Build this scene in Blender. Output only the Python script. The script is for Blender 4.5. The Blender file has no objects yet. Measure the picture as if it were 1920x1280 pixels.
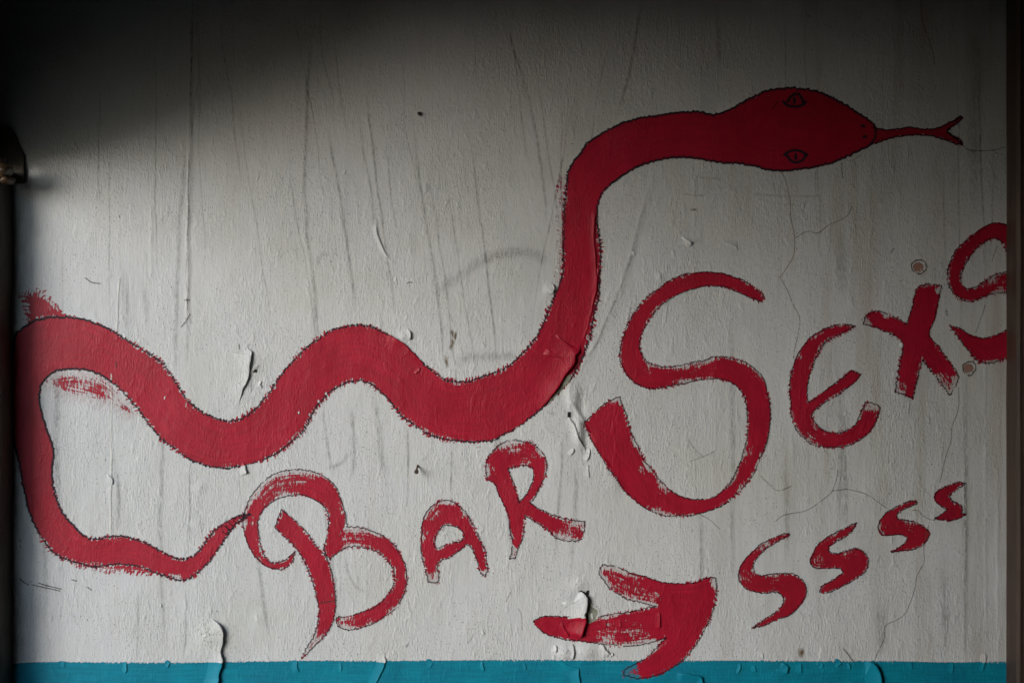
import bpy, math, random
import numpy as np
from mathutils import Vector

C = bpy.context.scene
COL = C.collection
random.seed(4)
RNG = np.random.RandomState(11)

# ------------------------------------------------------------------ camera, world, sun, exposure
PX = 0.00125                       # metres of wall per unit of the mural drawing (drawing is 1920 x 1280 units)
ZC = 1.75                          # height of the middle of the drawing above the floor
DIST = 3.2


def WX(p):
    return (p - 960.0) * PX


def WZ(p):
    return ZC + (640.0 - p) * PX


cam_d = bpy.data.cameras.new('camera')
cam = bpy.data.objects.new('camera', cam_d)
COL.objects.link(cam)
cam.location = (0, -DIST, ZC)
cam.rotation_euler = (math.radians(90), 0, 0)
cam_d.sensor_width = 36
cam_d.lens = 36 * DIST / 2.4
cam_d.clip_start = 0.02
cam_d.clip_end = 5000
C.camera = cam

SUN_AZ, SUN_EL, SUN_ANGLE = 46.0, 12.7, 32.0     # azimuth from the wall's normal towards the left
world = bpy.data.worlds.new('World')
C.world = world
world.use_nodes = True
wn = world.node_tree
sky = wn.nodes.new('ShaderNodeTexSky')
sky.sky_type = 'NISHITA'
sky.sun_disc = False
sky.sun_elevation = math.radians(SUN_EL)
sky.sun_rotation = math.radians(180 + SUN_AZ)
sky.dust_density = 0.3
sky.ozone_density = 2.0
hs = wn.nodes.new('ShaderNodeHueSaturation')
hs.inputs['Saturation'].default_value = 0.8
wn.links.new(sky.outputs[0], hs.inputs['Color'])
wn.links.new(hs.outputs[0], wn.nodes['Background'].inputs[0])
wn.nodes['Background'].inputs[1].default_value = 0.15

sun_d = bpy.data.lights.new('sun', 'SUN')
sun = bpy.data.objects.new('sun', sun_d)
COL.objects.link(sun)
sun_d.energy = 1.25
sun_d.angle = math.radians(SUN_ANGLE)
sun_d.color = (1.0, 0.99, 0.925)      # overcast daylight
a, e = math.radians(SUN_AZ), math.radians(SUN_EL)
to_sun = Vector((-math.sin(a) * math.cos(e), -math.cos(a) * math.cos(e), math.sin(e)))
sun.rotation_euler = to_sun.to_track_quat('Z', 'Y').to_euler()
sun.location = (-6, -6, 6)

C.view_settings.view_transform = 'Standard'
C.view_settings.look = 'None'
C.view_settings.gamma = 1
C.view_settings.use_curve_mapping = False
C.view_settings.exposure = 0.88
C.render.engine = 'CYCLES'
C.cycles.use_denoising = True
C.cycles.use_adaptive_sampling = False
C.cycles.max_bounces = 6
C.cycles.diffuse_bounces = 4
C.cycles.transparent_max_bounces = 16


# ------------------------------------------------------------------ material helpers
class NB:
    def __init__(self, name):
        self.m = bpy.data.materials.new(name)
        self.m.use_nodes = True
        self.t = self.m.node_tree
        self.t.nodes.clear()
        self.out = self.t.nodes.new('ShaderNodeOutputMaterial')

    def n(self, typ, **kw):
        nd = self.t.nodes.new(typ)
        for k, v in kw.items():
            setattr(nd, k, v)
        return nd

    def link(self, a, b):
        self.t.links.new(a, b)

    def val(self, sock, v):
        if hasattr(v, 'is_linked'):
            self.link(v, sock)
        else:
            sock.default_value = v

    def math(self, op, a, b=0.0, c=0.0, clamp=False):
        nd = self.n('ShaderNodeMath', operation=op, use_clamp=clamp)
        self.val(nd.inputs[0], a)
        self.val(nd.inputs[1], b)
        self.val(nd.inputs[2], c)
        return nd.outputs[0]

    def step(self, x, lo, hi, to0=0.0, to1=1.0):
        nd = self.n('ShaderNodeMapRange', interpolation_type='SMOOTHSTEP')
        self.val(nd.inputs[0], x)
        self.val(nd.inputs[1], lo)
        self.val(nd.inputs[2], hi)
        self.val(nd.inputs[3], to0)
        self.val(nd.inputs[4], to1)
        return nd.outputs[0]

    def pos(self):
        return self.n('ShaderNodeNewGeometry').outputs['Position']

    def scale(self, v, s):
        nd = self.n('ShaderNodeVectorMath', operation='MULTIPLY')
        self.link(v, nd.inputs[0])
        nd.inputs[1].default_value = s
        return nd.outputs[0]

    def noise(self, v, scale=1.0, detail=2.0, rough=0.5):
        nd = self.n('ShaderNodeTexNoise')
        self.link(v, nd.inputs['Vector'])
        nd.inputs['Scale'].default_value = scale
        nd.inputs['Detail'].default_value = detail
        nd.inputs['Roughness'].default_value = rough
        return nd.outputs['Fac']

    def attr(self, name):
        return self.n('ShaderNodeAttribute', attribute_name=name).outputs['Fac']

    def comb(self, x, y, z=0.0):
        nd = self.n('ShaderNodeCombineXYZ')
        self.val(nd.inputs[0], x)
        self.val(nd.inputs[1], y)
        self.val(nd.inputs[2], z)
        return nd.outputs[0]

    def mix(self, f, a, b):
        nd = self.n('ShaderNodeMix', data_type='RGBA')
        self.val(nd.inputs[0], f)
        for i, v in ((6, a), (7, b)):
            if hasattr(v, 'is_linked'):
                self.link(v, nd.inputs[i])
            else:
                nd.inputs[i].default_value = (*v, 1)
        return nd.outputs[2]

    def bsdf(self, color, rough=0.6, normal=None, spec=0.5):
        p = self.n('ShaderNodeBsdfPrincipled')
        if hasattr(color, 'is_linked'):
            self.link(color, p.inputs['Base Color'])
        else:
            p.inputs['Base Color'].default_value = (*color, 1)
        self.val(p.inputs['Roughness'], rough)
        p.inputs['Specular IOR Level'].default_value = spec
        if normal is not None:
            self.link(normal, p.inputs['Normal'])
        return p.outputs[0]

    def finish(self, shader, alpha=None):
        if alpha is not None:
            tr = self.n('ShaderNodeBsdfTransparent')
            mx = self.n('ShaderNodeMixShader')
            self.val(mx.inputs[0], alpha)
            self.link(tr.outputs[0], mx.inputs[1])
            self.link(shader, mx.inputs[2])
            shader = mx.outputs[0]
        self.link(shader, self.out.inputs[0])
        return self.m


def relief(b, strength=1.0):
    """fine relief shared by every coat of paint: vertical bristle grooves, grit and small blisters"""
    p = b.pos()
    groove = b.noise(b.scale(p, (380, 40, 40)), 1.0, 3, 0.6)
    grit = b.noise(b.scale(p, (230, 60, 110)), 1.0, 3, 0.6)
    lump = b.noise(b.scale(p, (60, 30, 34)), 1.0, 2, 0.5)
    lump = b.step(lump, 0.52, 0.75)
    pimple = b.step(b.noise(b.scale(p, (230, 60, 130)), 1.0, 1, 0.5), 0.66, 0.8)
    h = b.math('ADD', b.math('MULTIPLY', groove, 0.45), b.math('MULTIPLY', grit, 0.75))
    h = b.math('ADD', h, b.math('MULTIPLY', lump, 0.40))
    h = b.math('ADD', h, b.math('MULTIPLY', pimple, 0.5))
    coat = b.step(b.noise(b.scale(p, (6, 3, 3.5)), 1.0, 3, 0.6), 0.36, 0.62, 0.45, 1.1)      # thick and thin patches of old coats
    h = b.math('MULTIPLY', h, coat)
    bp = b.n('ShaderNodeBump')
    bp.inputs['Strength'].default_value = strength
    bp.inputs['Distance'].default_value = 0.0021
    b.link(h, bp.inputs['Height'])
    return bp.outputs[0]


def mat_plaster(name='limewashed_plaster'):
    b = NB(name)
    p = b.pos()
    sx = b.n('ShaderNodeSeparateXYZ')
    b.link(p, sx.inputs[0])
    col = (0.675, 0.682, 0.72)
    soft = b.step(b.noise(b.scale(p, (2.5, 1, 1.8)), 1, 4, 0.6), 0.42, 0.7)
    col = b.mix(b.math('MULTIPLY', soft, 0.55), col, (0.615, 0.612, 0.59))
    olive = b.step(b.noise(b.scale(p, (1.6, 1, 3.0)), 1.3, 3, 0.6), 0.5, 0.75)
    col = b.mix(b.math('MULTIPLY', olive, 0.5), col, (0.56, 0.57, 0.51))
    # brown rain runs, thicker at the right-hand end of the wall
    run = b.step(b.noise(b.scale(p, (17, 1, 1.3)), 1, 4, 0.62), 0.45, 0.72)
    right = b.step(sx.outputs[0], 0.15, 1.1)
    run2 = b.math('MULTIPLY', run, b.math('MULTIPLY_ADD', right, 0.5, 0.10))
    col = b.mix(run2, col, (0.42, 0.365, 0.31))
    fine = b.noise(b.scale(p, (260, 60, 22)), 1, 4, 0.65)
    col = b.mix(b.step(fine, 0.3, 0.75, 0.0, 0.30), col, (0.465, 0.465, 0.46))
    streak = b.step(b.noise(b.scale(p, (120, 30, 3.0)), 1, 3, 0.6), 0.58, 0.75)
    col = b.mix(b.math('MULTIPLY', streak, 0.22), col, (0.33, 0.32, 0.30))
    # dark pinholes and grit
    pit = b.step(b.noise(b.scale(p, (330, 60, 200)), 1, 1, 0.5), 0.65, 0.71)
    patch = b.step(b.noise(b.scale(p, (7, 3, 7)), 1, 3, 0.6), 0.38, 0.62)
    col = b.mix(b.math('MULTIPLY', b.math('MULTIPLY', pit, patch), 0.85), col, (0.10, 0.095, 0.09))
    return b.finish(b.bsdf(col, 0.62, relief(b, 1.0), 0.3))


def mat_paint(name, color, dark, edge_px, grow=0.0, rough=0.46, dryness=1.0, spec=0.33, grain=(290, 40, 85), soft=0.045):
    """brushed paint: ragged bristle edge from the attributes sd (distance to the edge) and along, gaps where dry"""
    b = NB(name)
    p = b.pos()
    sd, u, dry, rgh = b.attr('sd'), b.attr('along'), b.attr('dry'), b.attr('rough')
    # bristle ticks along the edge
    lean = b.math('MULTIPLY_ADD', sd, 0.35, u)
    tick = b.noise(b.comb(b.math('MULTIPLY', lean, 0.20), b.math('MULTIPLY', sd, 0.05), 3.1), 1.0, 2, 0.6)
    tick = b.step(tick, 0.34, 0.66)
    swell = b.noise(b.comb(b.math('MULTIPLY', u, 0.013), 7.7, 0.0), 1.0, 2, 0.5)
    amp = b.math('MULTIPLY', b.step(swell, 0.36, 0.60, edge_px * 0.25, edge_px), rgh)
    teeth = b.math('MULTIPLY', b.math('SUBTRACT', tick, 0.5), b.math('MULTIPLY', amp, 2.0))
    lim = b.math('ADD', b.math('ADD', sd, grow), teeth)
    body = b.step(lim, -0.7, 0.7)
    # dry brush: the bristles skip the hollows of the wall
    skip = b.noise(b.scale(p, grain), 1, 3, 0.62)
    skip2 = b.noise(b.scale(p, (70, 30, 45)), 1, 2, 0.55)
    lane = b.noise(b.comb(b.math('MULTIPLY', sd, 0.33), b.math('MULTIPLY', u, 0.022), 1.7), 1.0, 3, 0.6)
    sk = b.math('ADD', b.math('MULTIPLY', skip, 0.50), b.math('MULTIPLY', skip2, 0.15))
    sk = b.math('ADD', sk, b.math('MULTIPLY', lane, 0.35))
    near = b.math('MULTIPLY', b.step(sd, 1.0, edge_px * 1.9 + 4, 0.40, 0.0), b.math('MULTIPLY', rgh, b.step(swell, 0.34, 0.58, 0.45, 1.0)))
    thr = b.math('MULTIPLY_ADD', b.math('ADD', b.math('MULTIPLY', dry, dryness), near), 0.36, 0.30)
    cover = b.step(sk, b.math('SUBTRACT', thr, soft), b.math('ADD', thr, soft * 0.5))
    alpha = b.math('MULTIPLY', body, b.math('MAXIMUM', cover, 0.09))
    tone = b.noise(b.scale(p, (14, 5, 9)), 1, 4, 0.6)
    col = b.mix(b.step(tone, 0.3, 0.72), color, dark)
    col = b.mix(b.step(lane, 0.40, 0.62, 0.0, 0.45), col, tuple(c * 0.72 for c in dark))
    scuff = b.step(b.noise(b.scale(p, (34, 10, 26)), 1, 5, 0.7), 0.62, 0.74)
    col = b.mix(b.math('MULTIPLY', scuff, 0.22), col, tuple(0.6 * c + 0.05 for c in color))
    return b.finish(b.bsdf(col, rough, relief(b, 0.6), spec), alpha)


def mat_line(name, color, half, breakup, ragged, alpha_max=1.0, soft=0.8, shift=0.0, bf=0.20):
    """brushed or pencilled line on a ribbon: attributes along / across, in drawing units"""
    b = NB(name)
    u, v = b.attr('along'), b.attr('across')
    wob = b.noise(b.comb(b.math('MULTIPLY', u, 0.03), 1.3, 0.0), 1, 2, 0.5)
    v2 = b.math('ADD', v, b.math('MULTIPLY', b.math('SUBTRACT', wob, 0.5), half * 2.4))
    tick = b.noise(b.comb(b.math('MULTIPLY', u, 0.27), b.math('MULTIPLY', v, 0.05), 5.0), 1, 2, 0.6)
    tick = b.step(tick, 0.34, 0.66)
    if shift:
        hop = b.noise(b.comb(b.math('MULTIPLY', u, 0.16), 6.1, 0.0), 1, 2, 0.6)
        v2 = b.math('ADD', v2, b.math('MULTIPLY', b.math('SUBTRACT', hop, 0.5), shift * 4))
    rgh = b.attr('rough')
    half_r = b.math('MULTIPLY_ADD', b.math('SUBTRACT', 1.0, rgh), half * 0.55, half)
    w = b.math('ADD', half_r, b.math('MULTIPLY', b.math('SUBTRACT', tick, 0.5), b.math('MULTIPLY', b.step(wob, 0.42, 0.62, 0.25, 1.0), b.math('MULTIPLY', rgh, ragged))))
    body = b.step(b.math('SUBTRACT', w, b.math('ABSOLUTE', v2)), -soft, soft)
    br = b.noise(b.comb(b.math('MULTIPLY', u, bf), b.math('MULTIPLY', v, 0.16), 9.0), 1, 3, 0.65)
    lowf = b.noise(b.comb(b.math('MULTIPLY', u, 0.02), 4.0, 2.0), 1, 2, 0.5)
    thr = b.math('MULTIPLY', b.step(lowf, 0.35, 0.65, breakup * 0.6, breakup), b.math('MULTIPLY_ADD', rgh, 0.35, 0.65))
    keep = b.step(br, b.math('SUBTRACT', thr, 0.05), b.math('ADD', thr, 0.05))
    al = b.math('MULTIPLY', b.math('MULTIPLY', body, keep), alpha_max)
    al = b.math('MULTIPLY', al, b.attr('fade'))
    return b.finish(b.bsdf(color, 0.6, relief(b, 0.4), 0.3), al)


def mat_soft(name, color, alpha_max):
    """soft dirt mark on a ribbon"""
    b = NB(name)
    p = b.pos()
    v = b.attr('across')
    g = b.step(b.math('ABSOLUTE', v), 0.0, 1.0, 1.0, 0.0)
    nz = b.step(b.noise(b.scale(p, (200, 40, 60)), 1, 4, 0.65), 0.32, 0.62, 0.1, 1.0)
    nl = b.step(b.noise(b.scale(p, (12, 5, 12)), 1, 3, 0.6), 0.3, 0.6, 0.5, 1.0)
    al = b.math('MULTIPLY', b.math('MULTIPLY', g, nz), b.math('MULTIPLY', nl, alpha_max))
    al = b.math('MULTIPLY', al, b.attr('fade'))
    return b.finish(b.bsdf(color, 0.8, relief(b, 0.8), 0.2), al)


def mat_plain(name, color, dark, rough=0.7, scale=(9, 9, 9), bump=0.3, spec=0.4, dist=0.002):
    b = NB(name)
    p = b.pos()
    nz = b.noise(b.scale(p, scale), 1, 5, 0.65)
    col = b.mix(b.step(nz, 0.3, 0.7), color, dark)
    bp = b.n('ShaderNodeBump')
    bp.inputs['Strength'].default_value = bump
    bp.inputs['Distance'].default_value = dist
    b.link(b.noise(b.scale(p, tuple(s * 5 for s in scale)), 1, 4, 0.6), bp.inputs['Height'])
    return b.finish(b.bsdf(col, rough, bp.outputs[0], spec))


M = {}
M['plaster'] = mat_plaster()
RED, RED2 = (0.46, 0.007, 0.034), (0.37, 0.006, 0.027)
M['snake_red'] = mat_paint('red_gloss_paint', RED, RED2, 6.5, 0.8)
M['letter_red'] = mat_paint('red_brushed_paint', RED, RED2, 4.2, 0.5, dryness=1.12)
M['small_red'] = mat_paint('red_thin_paint', (0.42, 0.009, 0.03), (0.34, 0.008, 0.026), 2.4, 0.4, dryness=1.1)
M['smear_red'] = mat_paint('red_dry_paint', RED, RED2, 10.0, grain=(250, 40, 60), dryness=1.05)
M['teal'] = mat_paint('teal_dado_paint', (0.001, 0.26, 0.38), (0.002, 0.20, 0.31), 1.4, 0.0, 0.6, spec=0.2)
M['dusty_red'] = mat_paint('dusty_pink_paint', (0.33, 0.14, 0.11), (0.40, 0.24, 0.19), 2.0, 0.0, 0.7)
INK = (0.016, 0.010, 0.022)
M['snake_line'] = mat_line('black_brush_line', INK, 1.3, 0.485, 3.8, shift=2.8, bf=0.11)
M['letter_line'] = mat_line('black_pen_line', INK, 0.85, 0.485, 1.6, 0.85, shift=2.0, bf=0.06)
M['eye_line'] = mat_line('black_eye_line', INK, 1.7, 0.12, 0.8)
M['crack'] = mat_line('hairline_crack', (0.17, 0.14, 0.105), 0.5, 0.465, 1.0, 0.7, 0.8)
M['pencil'] = mat_line('brown_scratch', (0.20, 0.14, 0.10), 0.7, 0.45, 1.0, 0.42)
M['scuff'] = mat_line('dark_scuff_mark', (0.07, 0.06, 0.05), 0.9, 0.43, 1.6, 0.7)
M['scratch'] = mat_line('white_scratch', (0.80, 0.79, 0.76), 1.0, 0.45, 1.8, 0.8)
M['grime'] = mat_soft('grey_grime', (0.16, 0.157, 0.148), 0.38)
M['faint'] = mat_soft('faint_grime', (0.2, 0.198, 0.19), 0.30)
M['ochre'] = mat_soft('ochre_stain', (0.16, 0.10, 0.035), 0.95)
M['flake_white'] = M['plaster']
M['flake_red'] = M['snake_red']
M['flake_teal'] = mat_plain('teal_flake_paint', (0.001, 0.26, 0.38), (0.002, 0.20, 0.31), 0.55, (14, 9, 9), 0.15, 0.25)
M['under'] = mat_plain('old_grey_undercoat', (0.33, 0.34, 0.29), (0.22, 0.22, 0.17), 0.85, (60, 30, 60), 0.5)
M['gap_shade'] = mat_plain('painted_gap_shade', (0.03, 0.027, 0.024), (0.015, 0.013, 0.012), 0.9)  # near-black colour standing in for the shade inside gaps
M['rust'] = mat_plain('rusty_iron', (0.10, 0.055, 0.03), (0.03, 0.022, 0.016), 0.6, (60, 60, 60), 0.6)
M['worn'] = mat_plain('worn_varnish_wood', (0.12, 0.066, 0.03), (0.035, 0.021, 0.012), 0.35, (70, 70, 40), 0.6, 0.6)
M['jamb'] = mat_plain('dark_stained_jamb', (0.045, 0.032, 0.02), (0.02, 0.015, 0.010), 0.6, (60, 60, 9), 0.5)
M['post'] = mat_plain('brown_painted_post', (0.068, 0.036, 0.025), (0.034, 0.02, 0.015), 0.55, (70, 70, 6), 0.6, 0.4)
M['post_dark'] = mat_plain('dark_brown_edge', (0.05, 0.028, 0.024), (0.03, 0.018, 0.015), 0.5, (70, 70, 9), 0.6)
M['room'] = mat_plain('dark_room_plaster', (0.035, 0.031, 0.027), (0.026, 0.023, 0.02), 0.85, (3, 3, 3), 0.3)  # unseen room surfaces kept very dark to hold down bounced light
M['ceil'] = mat_plain('dark_ceiling', (0.03, 0.028, 0.026), (0.022, 0.02, 0.019), 0.9, (3, 3, 3), 0.3)  # darkened so the unseen ceiling returns little light
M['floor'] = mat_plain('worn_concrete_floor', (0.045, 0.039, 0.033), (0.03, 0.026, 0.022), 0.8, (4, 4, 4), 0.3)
M['earth'] = mat_plain('dark_grey_earth', (0.045, 0.037, 0.027), (0.03, 0.026, 0.02), 0.95, (0.6, 0.6, 0.6), 0.4)  # unseen ground darkened to cut light bounced up through the opening


# ------------------------------------------------------------------ mesh helpers
def mesh_obj(name, verts, faces, mat, parent=None, smooth=True, attrs=None, mats=None, midx=None):
    me = bpy.data.meshes.new(name)
    verts = np.asarray(verts, np.float32)
    if isinstance(faces, np.ndarray):
        nf, k = faces.shape
        me.vertices.add(len(verts))
        me.vertices.foreach_set('co', verts.ravel())
        me.loops.add(nf * k)
        me.loops.foreach_set('vertex_index', faces.astype(np.int32).ravel())
        me.polygons.add(nf)
        me.polygons.foreach_set('loop_start', np.arange(0, nf * k, k, dtype=np.int32))
        me.update(calc_edges=True)
    else:
        me.from_pydata([tuple(map(float, v)) for v in verts], [], faces)
    if smooth:
        me.polygons.foreach_set('use_smooth', np.ones(len(me.polygons), bool))
    for m_ in (mats or [mat]):
        me.materials.append(m_)
    if midx is not None:
        me.polygons.foreach_set('material_index', np.asarray(midx, np.int32))
    for k_, v_ in (attrs or {}).items():
        at = me.attributes.new(k_, 'FLOAT', 'POINT')
        at.data.foreach_set('value', np.asarray(v_, np.float32))
    me.update()
    o = bpy.data.objects.new(name, me)
    COL.objects.link(o)
    if parent is not None:
        o.parent = parent
    return o


def box(name, x0, x1, y0, y1, z0, z1, mat, parent=None, bevel=0.0, cuts=None):
    import bmesh
    bm = bmesh.new()
    vs = [bm.verts.new((x, y, z)) for x in (x0, x1) for y in (y0, y1) for z in (z0, z1)]
    for f in ((0, 1, 3, 2), (4, 6, 7, 5), (0, 4, 5, 1), (2, 3, 7, 6), (0, 2, 6, 4), (1, 5, 7, 3)):
        bm.faces.new([vs[i] for i in f])
    bmesh.ops.recalc_face_normals(bm, faces=bm.faces)
    if bevel:
        bmesh.ops.bevel(bm, geom=list(bm.edges), offset=bevel, segments=2, profile=0.6, affect='EDGES')
    me = bpy.data.meshes.new(name)
    bm.to_mesh(me)
    bm.free()
    me.materials.append(mat)
    o = bpy.data.objects.new(name, me)
    COL.objects.link(o)
    if parent is not None:
        o.parent = parent
    return o


def tag(o, label=None, cat=None, group=None, kind=None):
    kind = kind or ('thing' if label else None)
    for k, v in (('label', label), ('category', cat), ('group', group), ('kind', kind)):
        if v:
            o[k] = v
    return o


# ------------------------------------------------------------------ relief of the wall (height towards the viewer, metres)
def vnoise(x, y, seed):
    r = np.random.RandomState(seed)
    g = r.rand(64, 64)
    xi, yi = np.floor(x).astype(int), np.floor(y).astype(int)
    fx, fy = x - xi, y - yi
    fx, fy = fx * fx * (3 - 2 * fx), fy * fy * (3 - 2 * fy)
    x0, x1, y0, y1 = xi % 64, (xi + 1) % 64, yi % 64, (yi + 1) % 64
    return (g[x0, y0] * (1 - fx) * (1 - fy) + g[x1, y0] * fx * (1 - fy) + g[x0, y1] * (1 - fx) * fy + g[x1, y1] * fx * fy) - 0.5


BULGES = [  # x, y, rx, ry, height mm (drawing units)
    (758, 629, 9, 8, 4.0), (1029, 543, 8, 9, 4.0), (1024, 556, 12, 10, 1.5), (374, 914, 9, 8, 1.8), (369, 941, 7, 7, 1.2),
    (371, 982, 6, 6, 1.6), (392, 1195, 24, 28, 6.5), (487, 1160, 14, 16, 2.2), (1060, 1122, 26, 24, 2.6),
    (1058, 1222, 14, 15, 6.5), (1098, 1222, 18, 15, 6.0), (1085, 1096, 14, 9, 3.2), (1229, 1121, 9, 7, 2.6),
    (798, 352, 5, 9, 2.2), (1236, 518, 5, 7, 2.4), (1296, 452, 12, 5, 2.6), (1368, 457, 14, 4, 1.8), (205, 900, 5, 8, 2.0),
    (1076, 742, 11, 20, 6.0), (1068, 745, 4, 22, 2.5), (1086, 800, 8, 28, 6.0), (1100, 830, 9, 24, -4.0), (1090, 768, 8, 18, -4.0),
    (1063, 735, 5, 10, 2.0), (1150, 905, 10, 14, 1.6), (1033, 905, 12, 30, 0.8), (480, 690, 14, 16, 1.2), (440, 720, 26, 50, 1.5),
    (1040, 700, 60, 40, 2.0), (640, 420, 8, 70, 0.5), (1660, 1080, 70, 60, 1.2), (1180, 760, 40, 60, 1.0), (150, 420, 60, 60, 1.0),
    (786, 214, 5, 4, 1.5), (622, 505, 6, 5, 1.0), (1545, 1225, 9, 20, 0.8), (860, 690, 60, 14, 0.8), (255, 1180, 60, 50, 1.0),
]
RIDGES = [  # polyline, half width, height mm
    ([(363, -40), (360, 120), (357, 250), (353, 420), (352, 560), (353, 600)], 3.5, 1.7),
    ([(371, -40), (370, 60), (371, 150), (366, 190)], 3.0, 0.9),
    ([(283, 388), (284, 440), (282, 520)], 3.0, 0.7), ([(224, 520), (220, 600), (219, 640)], 1.8, 0.5),
    ([(210, 840), (207, 920), (208, 1000)], 1.8, 0.6), ([(705, 415), (707, 440), (714, 460), (724, 478), (735, 493)], 3.5, 1.3),
    ([(1223, 335), (1195, 440), (1160, 560), (1120, 640), (1088, 690)], 5, 0.6), ([(1200, -10), (1180, 130), (1160, 210)], 5, 0.5),
    ([(685, 180), (705, 340), (728, 500)], 4, 0.4), ([(572, 30), (574, 420), (592, 580)], 4, 0.5),
    ([(1809, 880), (1811, 1000), (1808, 1230)], 3, 0.7), ([(1870, 880), (1871, 1240)], 3, 0.6), ([(1846, 400), (1848, 1235)], 2.5, 0.4),
    ([(1074, 756), (1081, 770), (1093, 786)], 4, 2.5), ([(1010, 812), (1020, 800), (1034, 815)], 4, 0.8),
]


def seg_dist(px, py, poly):
    d = np.full(px.shape, 1e9)
    for (ax, ay), (bx, by) in zip(poly[:-1], poly[1:]):
        dx, dy = bx - ax, by - ay
        t = np.clip(((px - ax) * dx + (py - ay) * dy) / (dx * dx + dy * dy + 1e-9), 0, 1)
        d = np.minimum(d, np.hypot(px - ax - t * dx, py - ay - t * dy))
    return d


def height(px, py):
    px, py = np.asarray(px, float), np.asarray(py, float)
    h = 0.0034 * vnoise(px / 330 + 3, py / 420 + 9, 1) + 0.0022 * vnoise(px / 120, py / 170, 2) \
        + 0.0012 * vnoise(px / 42, py / 66, 3) + 0.0003 * vnoise(px / 17, py / 30, 4) + 0.00022 * vnoise(px / 8, py / 19, 5)
    for (x, y, rx, ry, a_) in BULGES:
        q = ((px - x) / rx) ** 2 + ((py - y) / ry) ** 2
        h = h + a_ * 0.001 * np.exp(-q)
    for poly, w, a_ in RIDGES:
        P = np.array(poly)
        msk = (px > P[:, 0].min() - 4 * w) & (px < P[:, 0].max() + 4 * w) & (py > P[:, 1].min() - 4 * w) & (py < P[:, 1].max() + 4 * w)
        if msk.any():
            wob = 3.0 * vnoise(py[msk] / 25, px[msk] * 0 + 1.5, 8)
            d = seg_dist(px[msk] + wob, py[msk], poly)
            hh = np.zeros(px.shape)
            hh[msk] = a_ * 0.001 * np.exp(-(d / w) ** 2)
            h = h + hh
    return h


STEP = 2.0
GX = np.concatenate([np.linspace(-30, -8, 4), np.arange(-4, 1924, STEP), np.linspace(1930, 2000, 4)])
GY = np.concatenate([np.linspace(-800, -30, 12), np.arange(-8, 1292, STEP), np.linspace(1300, 2039, 12)])
PXG, PYG = np.meshgrid(GX, GY, indexing='ij')
HG = height(PXG, PYG)
NX, NY = PXG.shape
gidx = np.arange(NX * NY).reshape(NX, NY)


def to_world(px, py, h):
    return np.stack([WX(px), -h, WZ(py)], -1)


# wall: front face, thin sides and back come from a slab behind it
wall_quads = np.stack([gidx[:-1, :-1], gidx[:-1, 1:], gidx[1:, 1:], gidx[1:, :-1]], -1).reshape(-1, 4)
wall = mesh_obj('painted_wall', to_world(PXG, PYG, HG).reshape(-1, 3), wall_quads, M['plaster'])
tag(wall, 'dirty off-white plaster wall painted with a long red snake and red lettering', 'wall')
box('masonry_core', WX(-30), WX(2000), 0.03, 0.22, 0.0, 2.05 + 1.5, M['room'], wall)


# ------------------------------------------------------------------ drawing helpers
def smooth_poly(pts, closed=True, step=2.5, corner=62):
    P = np.array(pts, float)
    n = len(P)
    tang = np.zeros_like(P)
    for i in range(n):
        if not closed and i in (0, n - 1):
            j = (0, 1) if i == 0 else (n - 2, n - 1)
            tang[i] = (P[j[1]] - P[j[0]]) * 0.5
            continue
        a0, b0 = P[i] - P[i - 1], P[(i + 1) % n] - P[i]
        la, lb = np.hypot(*a0) + 1e-6, np.hypot(*b0) + 1e-6
        ang = math.degrees(math.acos(np.clip((a0 @ b0) / la / lb, -1, 1)))
        t = (a0 / la * lb + b0 / lb * la) / (la + lb)
        tang[i] = t * (0.0 if ang > corner else 1.0)
    out = []
    last = n if closed else n - 1
    for i in range(last):
        p0, p1 = P[i], P[(i + 1) % n]
        L = np.hypot(*(p1 - p0))
        m0, m1 = tang[i] * (L if closed or i else 1), tang[(i + 1) % n] * L
        if not closed:
            m0, m1 = tang[i] / (np.hypot(*tang[i]) + 1e-6) * L, tang[(i + 1) % n] / (np.hypot(*tang[(i + 1) % n]) + 1e-6) * L
        k = max(1, int(round(L / step)))
        for j in range(k):
            s = j / k
            out.append((2 * s**3 - 3 * s**2 + 1) * p0 + (s**3 - 2 * s**2 + s) * m0 + (-2 * s**3 + 3 * s**2) * p1 + (s**3 - s**2) * m1)
    if not closed:
        out.append(P[-1])
    return np.array(out)


def inside(px, py, poly):
    c = np.zeros(px.shape, bool)
    x0, y0 = poly[:, 0], poly[:, 1]
    x1, y1 = np.roll(x0, -1), np.roll(y0, -1)
    for a0, b0, a1, b1 in zip(x0, y0, x1, y1):
        if b0 == b1:
            continue
        hit = ((b0 > py) != (b1 > py)) & (px < (a1 - a0) * (py - b0) / (b1 - b0) + a0)
        c ^= hit
    return c


def dist_along(px, py, polys):
    best, along = np.full(px.shape, 1e9), np.zeros(px.shape)
    base = 0.0
    for P in polys:
        Q = np.vstack([P, P[:1]])
        for i in range(len(P)):
            ax, ay = Q[i]
            dx, dy = Q[i + 1] - Q[i]
            L2 = dx * dx + dy * dy
            if L2 < 1e-9:
                continue
            t = np.clip(((px - ax) * dx + (py - ay) * dy) / L2, 0, 1)
            d = np.hypot(px - ax - t * dx, py - ay - t * dy)
            b = d < best
            best[b] = d[b]
            along[b] = (base + t * math.sqrt(L2))[b]
            base += math.sqrt(L2)
    return best, along


def ROUGH(px, py):
    """how bristly the brush left an edge: smooth round the head, neck and tail, ragged along the middle of the body"""
    r = np.ones(np.shape(px))
    r = np.where((py < 345) & (px > 1060), 0.22, r)
    r = np.where((px < 210) & (py < 1000), 0.45, r)
    r = np.where((px < 130) & (py < 660), 0.15, r)
    return r


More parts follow.
